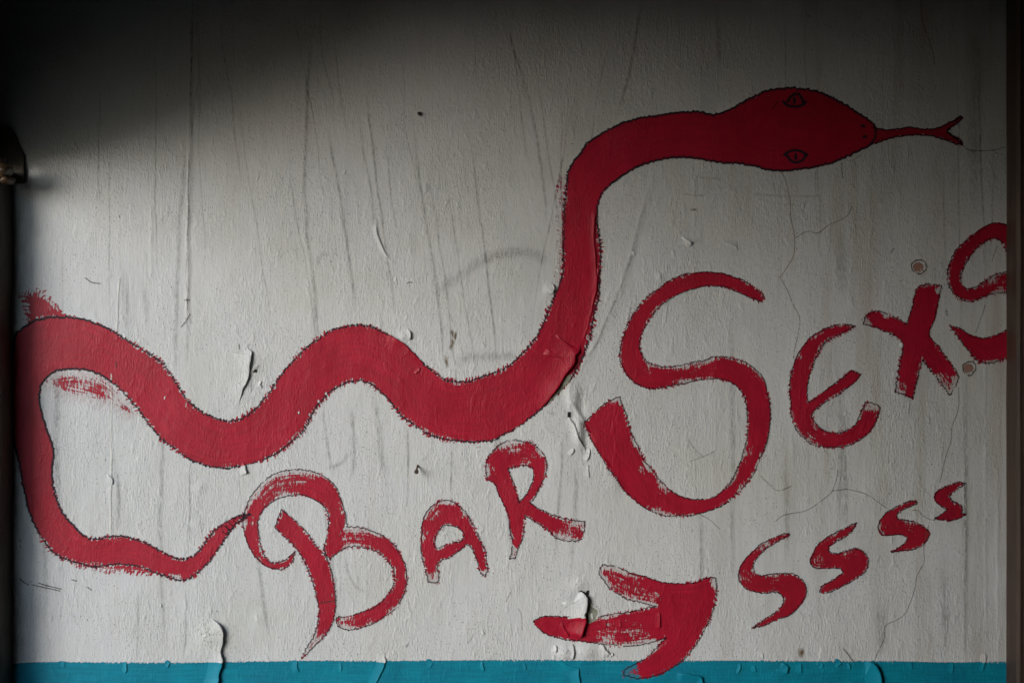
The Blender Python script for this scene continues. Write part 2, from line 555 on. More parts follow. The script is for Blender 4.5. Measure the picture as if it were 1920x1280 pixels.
def sheet(name, outers, holes, mat, parent, off, margin=7.0, dry=0.0, spots=(), drybox=None):
    """a coat of paint lying on the wall: the cells of the wall's own grid under the shape, lifted by off"""
    allp = np.vstack(outers)
    x0, y0 = allp.min(0) - margin - 3
    x1, y1 = allp.max(0) + margin + 3
    ix = np.where((GX >= x0) & (GX <= x1))[0]
    iy = np.where((GY >= y0) & (GY <= y1))[0]
    sx, sy = slice(ix[0], ix[-1] + 1), slice(iy[0], iy[-1] + 1)
    px, py, h = PXG[sx, sy], PYG[sx, sy], HG[sx, sy]
    ins = np.zeros(px.shape, bool)
    for P in outers:
        ins |= inside(px, py, P)
    for P in holes:
        ins &= ~inside(px, py, P)
    near = ins.copy()
    r = int(margin / STEP) + 2
    for ax in (0, 1):
        acc = near.copy()
        for k in range(1, r + 1):
            acc |= np.roll(near, k, ax) | np.roll(near, -k, ax)
        near = acc
    sd, al = np.full(px.shape, -99.0), np.zeros(px.shape)
    # only true border segments count: drop the parts of an outline that lie inside another outline
    d, u = dist_along(px[near], py[near], list(outers) + list(holes))
    sd[near] = np.where(ins[near], d, -d)
    al[near] = u
    keep = sd > -margin
    kq = keep[:-1, :-1] | keep[1:, :-1] | keep[:-1, 1:] | keep[1:, 1:]
    lid = np.arange(px.size).reshape(px.shape)
    q = np.stack([lid[:-1, :-1], lid[:-1, 1:], lid[1:, 1:], lid[1:, :-1]], -1)[kq]
    used = np.unique(q)
    remap = np.full(px.size, -1)
    remap[used] = np.arange(len(used))
    dr = np.full(px.shape, dry)
    for (cx, cy, rr, am) in spots:
        dr = dr + am * np.exp(-(((px - cx) ** 2 + (py - cy) ** 2) / (rr * rr)) ** 1.5)
    if mat is not M['smear_red']:
        dr = np.minimum(dr, 0.44)
    V = to_world(px, py, h + off).reshape(-1, 3)[used]
    return mesh_obj(name, V, remap[q], mat, parent,
                    attrs={'rough': (ROUGH(px, py) if name == 'snake' else np.ones(px.shape)).ravel()[used], 'sd': np.clip(sd, -60, 60).ravel()[used], 'along': al.ravel()[used], 'dry': dr.ravel()[used]})


def ribbon(name, lines, half, mat, parent, off, norm=False, ends=0.0, jit=0.0):
    V, F, U, Vv, Fd = [], [], [], [], []
    u0 = 0.0
    for (P, closed) in lines:
        Q = np.vstack([P, P[:1]]) if closed else P
        if jit:
            k = np.arange(len(Q))
            ph = RNG.rand(2) * 50
            Q = Q + jit * 2 * np.stack([vnoise(k / 9 + ph[0], k * 0 + 2, 21), vnoise(k / 9 + ph[1], k * 0 + 5, 22)], -1)
            if closed:
                Q[-1] = Q[0]
        T = np.gradient(Q, axis=0)
        if closed:
            T[0] = T[-1] = Q[1] - Q[-2]
        T /= np.hypot(T[:, 0], T[:, 1])[:, None] + 1e-9
        N = np.stack([-T[:, 1], T[:, 0]], -1)
        s = np.concatenate([[0], np.cumsum(np.hypot(*np.diff(Q, axis=0).T))])
        L = s[-1]
        fade = np.ones(len(Q)) if not ends else np.clip(np.minimum(s, L - s) / (ends * L + 1e-6), 0, 1)
        b = len(V)
        acr = (-1, -0.5, 0, 0.5, 1)
        na = len(acr)
        hw = half
        for i in range(len(Q)):
            for c in acr:
                p = Q[i] + N[i] * c * hw
                V.append((p[0], p[1]))
                U.append(u0 + s[i])
                Vv.append(c if norm else c * hw)
                Fd.append(fade[i])
        for i in range(len(Q) - 1):
            for j in range(na - 1):
                F.append((b + i * na + j, b + i * na + j + 1, b + (i + 1) * na + j + 1, b + (i + 1) * na + j))
        u0 += L + 37.0
    V = np.array(V)
    W = to_world(V[:, 0], V[:, 1], height(V[:, 0], V[:, 1]) + off)
    F = np.array(F)
    # keep every ribbon face towards the room
    a_, b_, c_ = W[F[:, 0]], W[F[:, 1]], W[F[:, 2]]
    ny = np.cross(b_ - a_, c_ - a_)[:, 1]
    F[ny > 0] = F[ny > 0][:, ::-1]
    return mesh_obj(name, W, F, mat, parent, attrs={'along': U, 'across': Vv, 'fade': Fd, 'rough': ROUGH(V[:, 0], V[:, 1]) if parent.name.startswith('snake') else np.ones(len(V))})


# coats of paint in the order they lie on the wall
O_TEAL, O_GRIME, O_RED, O_LINE, O_EYE = 0.0004, 0.0003, 0.0007, 0.0011, 0.0012

# ------------------------------------------------------------------ teal dado
top = [(-40, 1243), (25, 1243), (60, 1241), (150, 1241), (350, 1241.5), (470, 1240), (560, 1238.5), (720, 1238.5), (900, 1237), (1050, 1237),
       (1200, 1238), (1400, 1238), (1560, 1239), (1700, 1239), (1760, 1241), (1850, 1240), (2005, 1240)]
dado = smooth_poly(top + [(2005, 2036), (-40, 2036)], True, 30)
o = sheet('teal_dado', [dado], [], M['teal'], wall, O_TEAL, 4)
o['label'] = 'teal painted band along the foot of the white wall'

# ------------------------------------------------------------------ snake
SNAKE = [(31, 627), (44, 614), (62, 602), (84, 597), (103, 595), (134, 596), (166, 601), (200, 615), (225, 630), (256, 649), (281, 663), (300, 678),
         (316, 697), (331, 719), (347, 744), (362, 760), (381, 774), (400, 783), (419, 789), (441, 788), (462, 778), (481, 763), (500, 743),
         (519, 716), (534, 694), (556, 671), (575, 651), (594, 636), (616, 622), (637, 614), (666, 610), (691, 611), (712, 619), (731, 630),
         (756, 646), (775, 663), (794, 682), (816, 699), (837, 712), (853, 716), (878, 714), (903, 707), (934, 696), (959, 682), (981, 661),
         (1000, 641), (1016, 611), (1031, 575), (1043, 550), (1050, 534), (1055, 505), (1056, 472), (1057, 426), (1059, 379), (1063, 341),
         (1071, 313), (1085, 291), (1104, 269), (1126, 253), (1154, 238), (1185, 226), (1222, 218), (1260, 213), (1297, 211), (1316, 212),
         (1338, 215), (1363, 208), (1388, 195), (1413, 182), (1435, 172), (1456, 167), (1480, 166), (1503, 168), (1527, 172), (1550, 180),
         (1576, 193), (1602, 209), (1623, 223), (1638, 236), (1641, 252), (1636, 266), (1620, 278), (1600, 287), (1576, 298), (1553, 307),
         (1527, 314), (1495, 318), (1464, 320), (1443, 319), (1425, 314), (1407, 309), (1386, 306), (1360, 305), (1338, 303), (1313, 299),
         (1282, 296), (1254, 297), (1222, 304), (1191, 315), (1163, 332), (1141, 349), (1127, 366), (1121, 385), (1119, 410), (1122, 441),
         (1126, 472), (1125, 504), (1124, 530), (1121, 560), (1115, 589), (1109, 617), (1101, 648), (1091, 674), (1075, 702), (1056, 727),
         (1031, 750), (1006, 772), (975, 797), (947, 814), (916, 825), (884, 828), (847, 825), (819, 819), (800, 811), (781, 800), (759, 785),
         (744, 769), (725, 745), (706, 728), (691, 718), (675, 713), (656, 715), (634, 724), (616, 737), (600, 753), (588, 769), (579, 787),
         (569, 805), (553, 822), (534, 840), (509, 855), (478, 866), (447, 873), (419, 876), (400, 875), (375, 867), (350, 857), (328, 842),
         (300, 819), (281, 796), (262, 771), (247, 752), (231, 736), (212, 718), (187, 702), (162, 693), (137, 691), (116, 693), (94, 702),
         (80, 717), (74, 739), (76, 767), (83, 792), (92, 814), (99, 836), (99, 861), (98, 885), (100, 910), (107, 940), (119, 963), (137, 984),
         (155, 1001), (175, 1010), (199, 1007), (223, 1005), (251, 1009), (278, 1020), (306, 1036), (330, 1047), (350, 1047), (368, 1037),
         (382, 1019), (396, 1001), (412, 986), (433, 974), (454, 965), (469, 963), (462, 970), (446, 980), (430, 997), (414, 1019), (399, 1043),
         (378, 1065), (347, 1086), (320, 1082), (292, 1073), (261, 1061), (234, 1057), (206, 1058), (179, 1060), (155, 1057), (127, 1048),
         (100, 1035), (82, 1015), (69, 991), (55, 957), (45, 919), (38, 878), (30, 843), (23, 815), (20, 765), (20, 700), (24, 660)]
sn = smooth_poly(SNAKE)
snake = sheet('snake', [sn], [], M['snake_red'], wall, O_RED, 9, 0.03,
              [(180, 1062, 20, .25), (215, 1056, 18, .2), (330, 1078, 14, .35), (430, 872, 30, .15), (350, 770, 18, .2), (550, 830, 25, .15),
               (880, 822, 60, .12), (1440, 175, 14, .25), (1410, 182, 10, .3), (1480, 314, 30, .12)])
snake['label'] = 'long wavy red snake with black outline across the wall'
ribbon('outline', [(sn, True)], 7, M['snake_line'], snake, O_LINE, jit=1.2)

TONGUE = [(1636, 238), (1644, 241), (1657, 244), (1678, 243), (1704, 239.5), (1725, 242), (1745, 243), (1764, 238), (1777, 231), (1790, 225), (1801, 218),
          (1805, 221), (1793, 232), (1782, 240), (1776, 245), (1779, 251), (1790, 257), (1802, 264), (1804, 272), (1792, 270), (1777, 264), (1761, 259),
          (1745, 255), (1719, 253), (1693, 255), (1672, 259), (1648, 266), (1634, 271), (1641, 252)]
tg = smooth_poly(TONGUE)
t_ = sheet('tongue', [tg], [], M['small_red'], snake, O_RED + .00015, 5)
t_['label'] = 'forked red tongue of the snake'
ribbon('tongue_outline', [(tg[:int(len(tg) * .93)], False), (smooth_poly([(1779, 240), (1775, 246), (1780, 252), (1786, 255)], False), False),
                          (smooth_poly([(1788, 228), (1802, 218)], False), False), (smooth_poly([(1786, 257), (1803, 269)], False), False)],
       4.5, M['letter_line'], snake, O_LINE)


def curve(*pts):
    return (smooth_poly(list(pts), False, 2.0), False)


def blob(cx, cy, rx, ry, n=14):
    t = np.linspace(0, 2 * math.pi, n, endpoint=False)
    return np.stack([cx + rx * np.cos(t), cy + ry * np.sin(t)], -1)


e1 = ribbon('eye', [curve((1467, 190), (1474, 197), (1490, 200), (1504, 197), (1512, 190)), curve((1475, 193), (1480, 184), (1488, 178), (1496, 177), (1503, 184), (1507, 194)),
                    curve((1489.5, 183), (1489, 189), (1488.5, 195))], 4, M['eye_line'], snake, O_EYE)
e1['label'] = 'upper black outlined eye with a slit pupil'
e2 = ribbon('eye', [curve((1469, 292), (1477, 286), (1490, 282), (1505, 285), (1515, 292)), curve((1475, 290), (1480, 298), (1490, 305), (1498, 304), (1507, 297), (1510, 289)),
                    curve((1491.5, 288), (1491.5, 294), (1491.5, 300))], 4, M['eye_line'], snake, O_EYE)
e2['label'] = 'lower black outlined eye with a slit pupil'
ribbon('nostril', [curve((1614, 235.5), (1618, 237), (1622, 238))], 3.5, M['eye_line'], snake, O_EYE)
ribbon('nostril', [curve((1617, 258), (1621, 257), (1625, 255))], 3.5, M['eye_line'], snake, O_EYE)
for cx, cy, rx, ry in ((422, 992, 5, 9), (430, 985, 4.5, 8), (443, 976, 3, 5.5), (452, 970, 2.5, 4.5), (459, 967, 2, 3.5)):
    th = math.radians(-35)
    B_ = blob(0, 0, rx, ry)
    R_ = np.stack([cx + B_[:, 0] * math.cos(th) - B_[:, 1] * math.sin(th), cy + B_[:, 0] * math.sin(th) + B_[:, 1] * math.cos(th)], -1)
    ribbon('rattle_ring', [(smooth_poly(R_, True, 2), True)], 2.6, M['letter_line'], snake, O_EYE)

# dry brush smears beside the snake
s1_ = sheet('paint_smear', [smooth_poly([(36, 553), (58, 548), (78, 550), (95, 560), (108, 573), (118, 588), (140, 592), (100, 597), (70, 600), (48, 606), (50, 580)])], [],
            M['smear_red'], wall, O_RED - .0003, 9, 0.10, [(55, 575, 14, -.1), (100, 570, 18, .2)])
s1_['label'] = 'dry red brush smear above the top left bend of the snake'
s2_ = sheet('paint_smear', [smooth_poly([(90, 704), (130, 694), (185, 704), (225, 735), (262, 776), (250, 786), (210, 770), (160, 756), (110, 742), (84, 726)])], [],
            M['smear_red'], wall, O_RED - .0003, 6, 0.58, [(120, 705, 24, -.15), (190, 722, 26, -.10), (240, 765, 14, -.1)])
s2_['label'] = 'faint dry red bristle marks under the first arch of the snake'
s3_ = sheet('paint_smear', [smooth_poly([(1052, 330), (1062, 325), (1058, 400), (1056, 500), (1050, 530), (1044, 535), (1047, 470), (1048, 400)])], [],
            M['smear_red'], wall, O_RED - .0003, 5, 0.34)
s3_['label'] = 'dry red brush fringe left of the rising neck of the snake'
s4_ = sheet('paint_smear', [smooth_poly([(140, 1056), (215, 1060), (260, 1062), (292, 1074), (270, 1074), (215, 1070), (170, 1066)])], [],
            M['smear_red'], wall, O_RED - .0003, 5, 0.15)
s4_['label'] = 'dry red brush fringe below the tail of the snake'

# ------------------------------------------------------------------ letters
LET = []


def letter(name, label, outers, holes=(), dry=0.05, spots=(), mat='letter_red', lw=5.0, group=None, line='letter_line', twice=False):
    O_ = [smooth_poly(p) for p in outers]
    H_ = [smooth_poly(p) for p in holes]
    o = sheet(name, O_, H_, M[mat], wall, O_RED - .00015, 5, dry, spots)
    o['label'] = label
    if group:
        o['group'] = group
    ls = [(p, True) for p in O_ + H_]
    ribbon('outline', ls, lw, M[line], o, O_LINE, jit=1.5)
    return o


B_BOWL = [(552, 1033), (547, 1054), (527, 1066), (509, 1065), (489, 1054), (472, 1033), (460, 1006), (455, 978), (460, 951), (472, 927), (489, 907),
          (509, 892), (533, 884), (561, 881), (588, 885), (612, 897), (630, 916), (640, 940), (647, 968), (649, 988), (674, 989), (705, 997), (729, 1011),
          (746, 1030), (758, 1057), (762, 1081), (760, 1105), (750, 1129), (729, 1150), (702, 1167), (674, 1177), (647, 1179), (633, 1172), (631, 1158), (661, 1153),
          (688, 1143), (712, 1129), (729, 1112), (740, 1091), (736, 1067), (722, 1045), (702, 1031), (678, 1026), (654, 1026), (632, 1036), (618, 1048),
          (607, 1030), (612, 1012), (616, 992), (614, 964), (606, 947), (588, 935), (564, 928), (540, 929), (516, 937), (496, 952), (485, 971), (484, 995),
          (489, 1023), (499, 1043), (513, 1055), (533, 1050), (546, 1040)]
B_STEM = [(530, 956), (551, 975), (571, 995), (592, 1021), (612, 1047), (623, 1081), (628, 1116), (628, 1146), (619, 1174), (602, 1198), (582, 1217), (566, 1234),
          (575, 1213), (590, 1188), (597, 1157), (594, 1122), (585, 1088), (571, 1054), (551, 1023), (527, 999), (516, 988), (523, 971)]
letter('letter', 'red letter B with a curling hook below the middle of the snake', [B_BOWL, B_STEM], dry=0.06,
       spots=[(470, 930, 26, .42), (520, 905, 34, .42), (570, 893, 26, .35), (465, 975, 18, .42), (640, 950, 16, .25), (655, 1005, 26, .4), (700, 1003, 22, .3),
              (738, 1135, 22, .2), (590, 1210, 26, .35), (480, 1045, 18, .25), (612, 1120, 12, .25), (650, 1168, 20, .5), (690, 1165, 14, .3)])
A_OUT = [(802, 1090), (796, 1062), (791, 1037), (789, 1007), (791, 985), (796, 967), (807, 950), (822, 940), (840, 937), (855, 942), (867, 955), (880, 972),
         (892, 992), (902, 1015), (910, 1037), (912, 1055), (915, 1070), (910, 1079), (904, 1076), (897, 1060), (890, 1040), (882, 1022), (876, 1019), (860, 1032),
         (840, 1044), (825, 1051), (820, 1060), (822, 1080), (821, 1091), (810, 1092)]
A_HOLE = [(817, 1025), (817, 1010), (825, 992), (837, 982), (850, 984), (862, 991), (869, 1002), (865, 1011), (847, 1017), (832, 1024), (822, 1029)]
letter('letter', 'red letter A between the B and the R', [A_OUT], [A_HOLE], 0.08, [(810, 962, 18, .5), (840, 945, 14, .35), (799, 1000, 14, .35), (812, 1082, 12, .55), (910, 1072, 6, .5), (865, 965, 10, .25)])
R_OUT = [(955, 1047), (959, 1032), (961, 1015), (957, 995), (954, 972), (945, 947), (935, 927), (925, 905), (915, 900), (910, 885), (912, 862), (925, 845),
         (940, 832), (960, 826), (980, 826), (1000, 832), (1015, 847), (1024, 867), (1022, 892), (1012, 915), (1002, 930), (992, 941), (1010, 954), (1035, 966),
         (1065, 974), (1097, 977), (1095, 997), (1090, 1011), (1065, 1014), (1042, 1007), (1022, 990), (1005, 977), (985, 967), (982, 985), (979, 1007),
         (971, 1030), (965, 1046)]
R_HOLE = [(951, 879), (960, 900), (969, 922), (974, 942), (985, 929), (995, 912), (1001, 897), (999, 880), (990, 874), (972, 874)]
letter('letter', 'red letter R at the end of the word below the snake', [R_OUT], [R_HOLE], 0.05,
       [(960, 836, 26, .45), (990, 862, 16, .35), (1060, 1002, 26, .42), (1085, 985, 14, .35), (963, 1038, 12, .75), (920, 880, 14, .4), (1010, 850, 12, .3)])
S_OUT = [(1434, 559), (1426, 547), (1401, 531), (1377, 519), (1348, 512), (1316, 510), (1287, 515), (1259, 525), (1231, 543), (1206, 565), (1186, 590),
         (1172, 618), (1164, 647), (1164, 679), (1174, 703), (1194, 720), (1218, 729), (1243, 727), (1271, 720), (1304, 714), (1340, 711), (1369, 716),
         (1389, 732), (1399, 756), (1402, 785), (1399, 825), (1387, 866), (1365, 907), (1340, 931), (1312, 937), (1279, 931), (1247, 911), (1223, 882),
         (1198, 842), (1180, 801), (1168, 764), (1162, 744), (1141, 752), (1117, 772), (1095, 793), (1109, 825), (1129, 858), (1149, 890), (1174, 923),
         (1202, 947), (1235, 963), (1271, 967), (1308, 963), (1344, 951), (1377, 931), (1405, 898), (1426, 858), (1440, 817), (1444, 777), (1440, 740),
         (1428, 707), (1405, 685), (1377, 673), (1344, 670), (1312, 677), (1279, 685), (1251, 689), (1227, 685), (1208, 673), (1200, 651), (1204, 626),
         (1218, 598), (1243, 569), (1271, 551), (1300, 541), (1328, 536), (1361, 539), (1389, 549), (1413, 561), (1428, 567)]
letter('letter', 'tall red letter S, largest letter on the wall', [S_OUT], dry=0.05,
       spots=[(1320, 690, 30, .28), (1280, 705, 24, .22), (1395, 850, 26, .35), (1378, 900, 24, .3), (1420, 700, 20, .25), (1186, 830, 12, .4), (1205, 880, 14, .38),
              (1158, 748, 12, .6), (1235, 950, 26, .25), (1240, 915, 18, .3), (1215, 695, 14, .3), (1130, 865, 9, .4)])
E_OUT = [(1603, 612), (1584, 609), (1559, 612), (1533, 623), (1512, 641), (1497, 662), (1487, 687), (1481, 716), (1481, 752), (1487, 788), (1499, 813),
         (1519, 831), (1544, 838), (1573, 838), (1602, 829), (1627, 813), (1643, 788), (1650, 763), (1623, 754), (1616, 770), (1609, 788), (1595, 802),
         (1573, 811), (1551, 809), (1533, 799), (1523, 784), (1521, 775), (1548, 752), (1577, 734), (1598, 720), (1614, 702), (1596, 695), (1573, 713),
         (1544, 734), (1514, 754), (1512, 734), (1515, 713), (1524, 684), (1537, 655), (1555, 637), (1580, 625)]
letter('letter', 'red letter E in round script right of the tall S', [E_OUT], dry=0.05, spots=[(1520, 815, 22, .3), (1635, 765, 14, .45), (1495, 720, 10, .2), (1500, 670, 12, .3), (1530, 630, 14, .2)])
X_OUT = [(1722, 538), (1744, 533), (1763, 537), (1760, 562), (1753, 594), (1742, 626), (1760, 652), (1781, 680), (1796, 705), (1780, 741), (1756, 709),
         (1729, 673), (1724, 687), (1718, 716), (1711, 747), (1677, 734), (1683, 709), (1688, 673), (1690, 641), (1670, 626), (1648, 616), (1616, 608),
         (1627, 587), (1641, 583), (1663, 589), (1684, 598), (1700, 608), (1706, 590), (1711, 569)]
letter('letter', 'red letter X with thick crossed strokes right of the E', [X_OUT], dry=0.05, spots=[(1688, 728, 14, .5), (1784, 720, 16, .75), (1765, 705, 10, .4), (1624, 605, 10, .5), (1758, 545, 6, .5), (1660, 590, 10, .3)])
S2_UP = [(1960, 470), (1930, 440), (1893, 424), (1871, 418), (1842, 427), (1817, 447), (1792, 472), (1780, 497), (1777, 522), (1785, 547), (1803, 562), (1821, 565),
         (1846, 556), (1871, 550), (1893, 551), (1905, 556), (1905, 512), (1893, 511), (1864, 517), (1846, 528), (1828, 540), (1810, 540), (1801, 529), (1803, 508),
         (1817, 483), (1839, 459), (1864, 448), (1877, 454), (1888, 474), (1900, 500), (1930, 510)]
S2_LO = [(1780, 610), (1799, 617), (1821, 628), (1846, 634), (1868, 628), (1893, 617), (1905, 612), (1905, 664), (1893, 668), (1875, 677), (1853, 682), (1832, 677),
         (1814, 655), (1794, 630)]
letter('letter', 'red letter S cut off by the brown post at the right', [S2_UP, S2_LO], dry=0.05, spots=[(1870, 535, 22, .35), (1815, 490, 10, .2), (1860, 675, 14, .3)])
g4 = 'row of small red letters s rising to the right'
s1p = [(1479, 999), (1465, 1002), (1443, 1011), (1418, 1027), (1399, 1046), (1388, 1061), (1385, 1080), (1395, 1099), (1412, 1108), (1434, 1110), (1454, 1109),
       (1467, 1116), (1470, 1127), (1462, 1139), (1443, 1155), (1424, 1166), (1409, 1177), (1431, 1172), (1459, 1160), (1481, 1152), (1499, 1136), (1510, 1117),
       (1511, 1102), (1502, 1086), (1487, 1077), (1465, 1076), (1440, 1077), (1421, 1077), (1412, 1067), (1413, 1055), (1423, 1039), (1440, 1025), (1459, 1013), (1479, 1005)]
s2p = [(1606, 980), (1587, 988), (1562, 1000), (1540, 1014), (1526, 1033), (1518, 1052), (1526, 1063), (1543, 1065), (1562, 1063), (1577, 1064), (1579, 1072),
       (1571, 1080), (1556, 1089), (1540, 1100), (1537, 1110), (1549, 1110), (1571, 1102), (1593, 1091), (1612, 1078), (1626, 1061), (1627, 1049), (1620, 1035),
       (1606, 1027), (1587, 1032), (1568, 1038), (1556, 1036), (1554, 1027), (1565, 1017), (1584, 1005), (1599, 991)]
s3p = [(1717, 937), (1699, 941), (1677, 952), (1662, 961), (1649, 977), (1646, 991), (1652, 1003), (1671, 1003), (1690, 1002), (1702, 1008), (1699, 1014),
       (1687, 1024), (1671, 1033), (1690, 1033), (1712, 1028), (1731, 1019), (1742, 1005), (1742, 996), (1732, 986), (1715, 978), (1696, 975), (1684, 973),
       (1682, 966), (1693, 955), (1709, 947), (1720, 942)]
s4p = [(1809, 905), (1793, 904), (1774, 911), (1757, 919), (1750, 932), (1756, 942), (1768, 949), (1776, 953), (1768, 961), (1751, 972), (1768, 975), (1790, 974),
       (1810, 964), (1801, 962), (1804, 952), (1796, 944), (1784, 939), (1779, 930), (1790, 919)]
letter('letter', 'first and largest of the four small red s letters, right of the arrow', [s1p], dry=0.05, spots=[(1400, 1080, 16, .45), (1450, 1092, 20, .28), (1430, 1020, 14, .3)], mat='small_red', lw=4.5, group=g4)
letter('letter', 'second of the four small red s letters, slanted and thick', [s2p], dry=0.05, spots=[(1535, 1050, 16, .45), (1590, 1040, 18, .28), (1560, 1005, 14, .25)], mat='small_red', lw=4.5, group=g4)
letter('letter', 'third of the four small red s letters, with a round curve', [s3p], dry=0.05, spots=[(1655, 990, 12, .45), (1705, 990, 14, .35)], mat='small_red', lw=4.5, group=g4)
letter('letter', 'last and smallest of the four small red s letters, near the post', [s4p], dry=0.03, mat='small_red', lw=4.5, group=g4)
ARROW = [(1130, 1059), (1155, 1062), (1180, 1072), (1207, 1080), (1230, 1088), (1258, 1093), (1281, 1093), (1304, 1090), (1320, 1084), (1340, 1083), (1343, 1096),
         (1343, 1121), (1336, 1148), (1322, 1178), (1304, 1206), (1288, 1229), (1267, 1247), (1244, 1261), (1219, 1269), (1189, 1271), (1167, 1265), (1171, 1256),
         (1189, 1246), (1210, 1233), (1226, 1219), (1237, 1206), (1249, 1195), (1230, 1202), (1207, 1207), (1180, 1210), (1155, 1210), (1130, 1207), (1102, 1203),
         (1075, 1200), (1052, 1195), (1029, 1190), (1010, 1178), (999, 1165), (1013, 1157), (1045, 1156), (1093, 1156), (1118, 1157), (1139, 1153), (1166, 1148),
         (1194, 1143), (1219, 1138), (1230, 1137), (1212, 1132), (1189, 1127), (1166, 1116), (1143, 1102), (1130, 1086), (1122, 1074)]
letter('arrow', 'thick red arrow pointing right below the R, its shaft peeling', [ARROW], dry=0.06,
       spots=[(1140, 1075, 24, .62), (1175, 1095, 28, .36), (1160, 1180, 34, .28), (1200, 1190, 28, .34), (1130, 1190, 24, .25), (1232, 1120, 16, .4), (1185, 1262, 20, .45),
              (1339, 1092, 9, .6), (1205, 1120, 20, .35), (1250, 1230, 40, .15)], lw=6)
for cx, cy, r, lb in ((1722, 501, 14, 'small dusty pink dot with a black ring above the X'), (1817, 690, 13, 'small dusty pink dot with a black ring below the cut off S')):
    ring = smooth_poly(blob(cx, cy, r, r * .93), True, 2)
    o = sheet('dot', [smooth_poly(blob(cx - 2, cy, r * .75, r * .7), True, 2)], [], M['dusty_red'], wall, O_RED, 5, 0.12)
    o['label'] = lb
    ribbon('outline', [(ring, True)], 3.5, M['letter_line'], o, O_LINE, jit=1.2)

# ------------------------------------------------------------------ cracks, scratches and dirt
CR = [[(1466, 322), (1474, 340), (1479, 370), (1484, 410), (1490, 443), (1487, 479), (1475, 503), (1463, 519), (1476, 545), (1487, 572), (1497, 594), (1495, 634), (1487, 673)],
      [(1492, 445), (1512, 434), (1530, 437), (1552, 424), (1575, 413), (1590, 402), (1597, 386)],
      [(1570, 880), (1565, 905), (1559, 921), (1548, 930), (1534, 942), (1518, 953), (1484, 963), (1466, 968), (1454, 977)],
      [(1559, 920), (1573, 919), (1584, 917), (1612, 923), (1640, 936), (1662, 952)],
      [(1709, 955), (1719, 956), (1727, 966), (1738, 971), (1752, 973)],
      [(1740, 985), (1733, 1010), (1731, 1030), (1731, 1055), (1725, 1066), (1718, 1080), (1714, 1100), (1709, 1117), (1704, 1134), (1699, 1146), (1681, 1161), (1660, 1175), (1659, 1196), (1652, 1210), (1645, 1224), (1641, 1238)],
      [(1797, 723), (1796, 763), (1785, 799), (1783, 825), (1775, 850), (1765, 885), (1762, 905)],
      [(1804, 272), (1812, 280), (1830, 283), (1858, 281), (1887, 277)], [(1725, -5), (1733, 50), (1745, 90), (1752, 122)],
      [(1577, 305), (1578, 318), (1581, 336)], [(1870, 460), (1864, 480), (1860, 492)], [(1846, 570), (1838, 600), (1830, 625)]]
for c in CR:
    ribbon('hairline_crack', [(smooth_poly(c, False, 3), False)], 3, M['crack'], wall, O_LINE - .0001, jit=1.6)
for c in ([(1425, 890), (1440, 905), (1455, 918), (1485, 911)], [(1290, 823), (1300, 840), (1318, 856)], [(1292, 865), (1318, 855), (1340, 845)], [(1308, 962), (1330, 975), (1350, 992)],
          [(949, 1128), (953, 1118), (957, 1108)], [(972, 1140), (977, 1150), (980, 1180)], [(876, 1205), (884, 1196), (888, 1188)]):
    ribbon('brown_scratch', [(smooth_poly(c, False, 3), False)], 3, M['pencil'], wall, O_LINE - .0001, jit=1.0)
for c in ([(1282, 364), (1300, 366), (1322, 367)], [(1308, 331), (1330, 334), (1352, 336)], [(1412, 365), (1440, 366), (1500, 368), (1540, 367)], [(1472, 384), (1490, 384)],
          [(224, 522), (221, 580), (219, 620)], [(209, 740), (208, 850), (208, 1000)], [(208, 700), (209, 740)], [(1600, 300), (1608, 292), (1618, 285)], [(1594, 303), (1604, 298), (1616, 292)]):
    ribbon('white_scratch', [(smooth_poly(c, False, 3), False)], 3, M['scratch'], wall, O_LINE - .0001, jit=.8)
SC = [[(36, 1084), (50, 1094), (54, 1096)], [(60, 1096), (85, 1101), (112, 1108)], [(70, 1092), (90, 1098), (116, 1104)], [(135, 1086), (145, 1089)], [(162, 1100), (172, 1106)],
      [(340, 614), (350, 600), (356, 588)], [(346, 563), (357, 563)], [(217, 677), (218, 690)], [(160, 521), (175, 530), (190, 531)], [(37, 1010), (38, 1015)], [(38, 1022), (38, 1026)],
      [(1670, 475), (1676, 466)], [(1773, 580), (1775, 592)], [(762, 531), (772, 529)], [(448, 645), (449, 655)], [(600, 1130), (630, 1124)], [(1600, 1240), (1580, 1215)], [(1459, 190), (1448, 205)]]
for c in SC:
    ribbon('dark_scuff', [(smooth_poly(c, False, 3), False)], 3.5, M['scuff'], wall, O_LINE - .0001, jit=1.0)

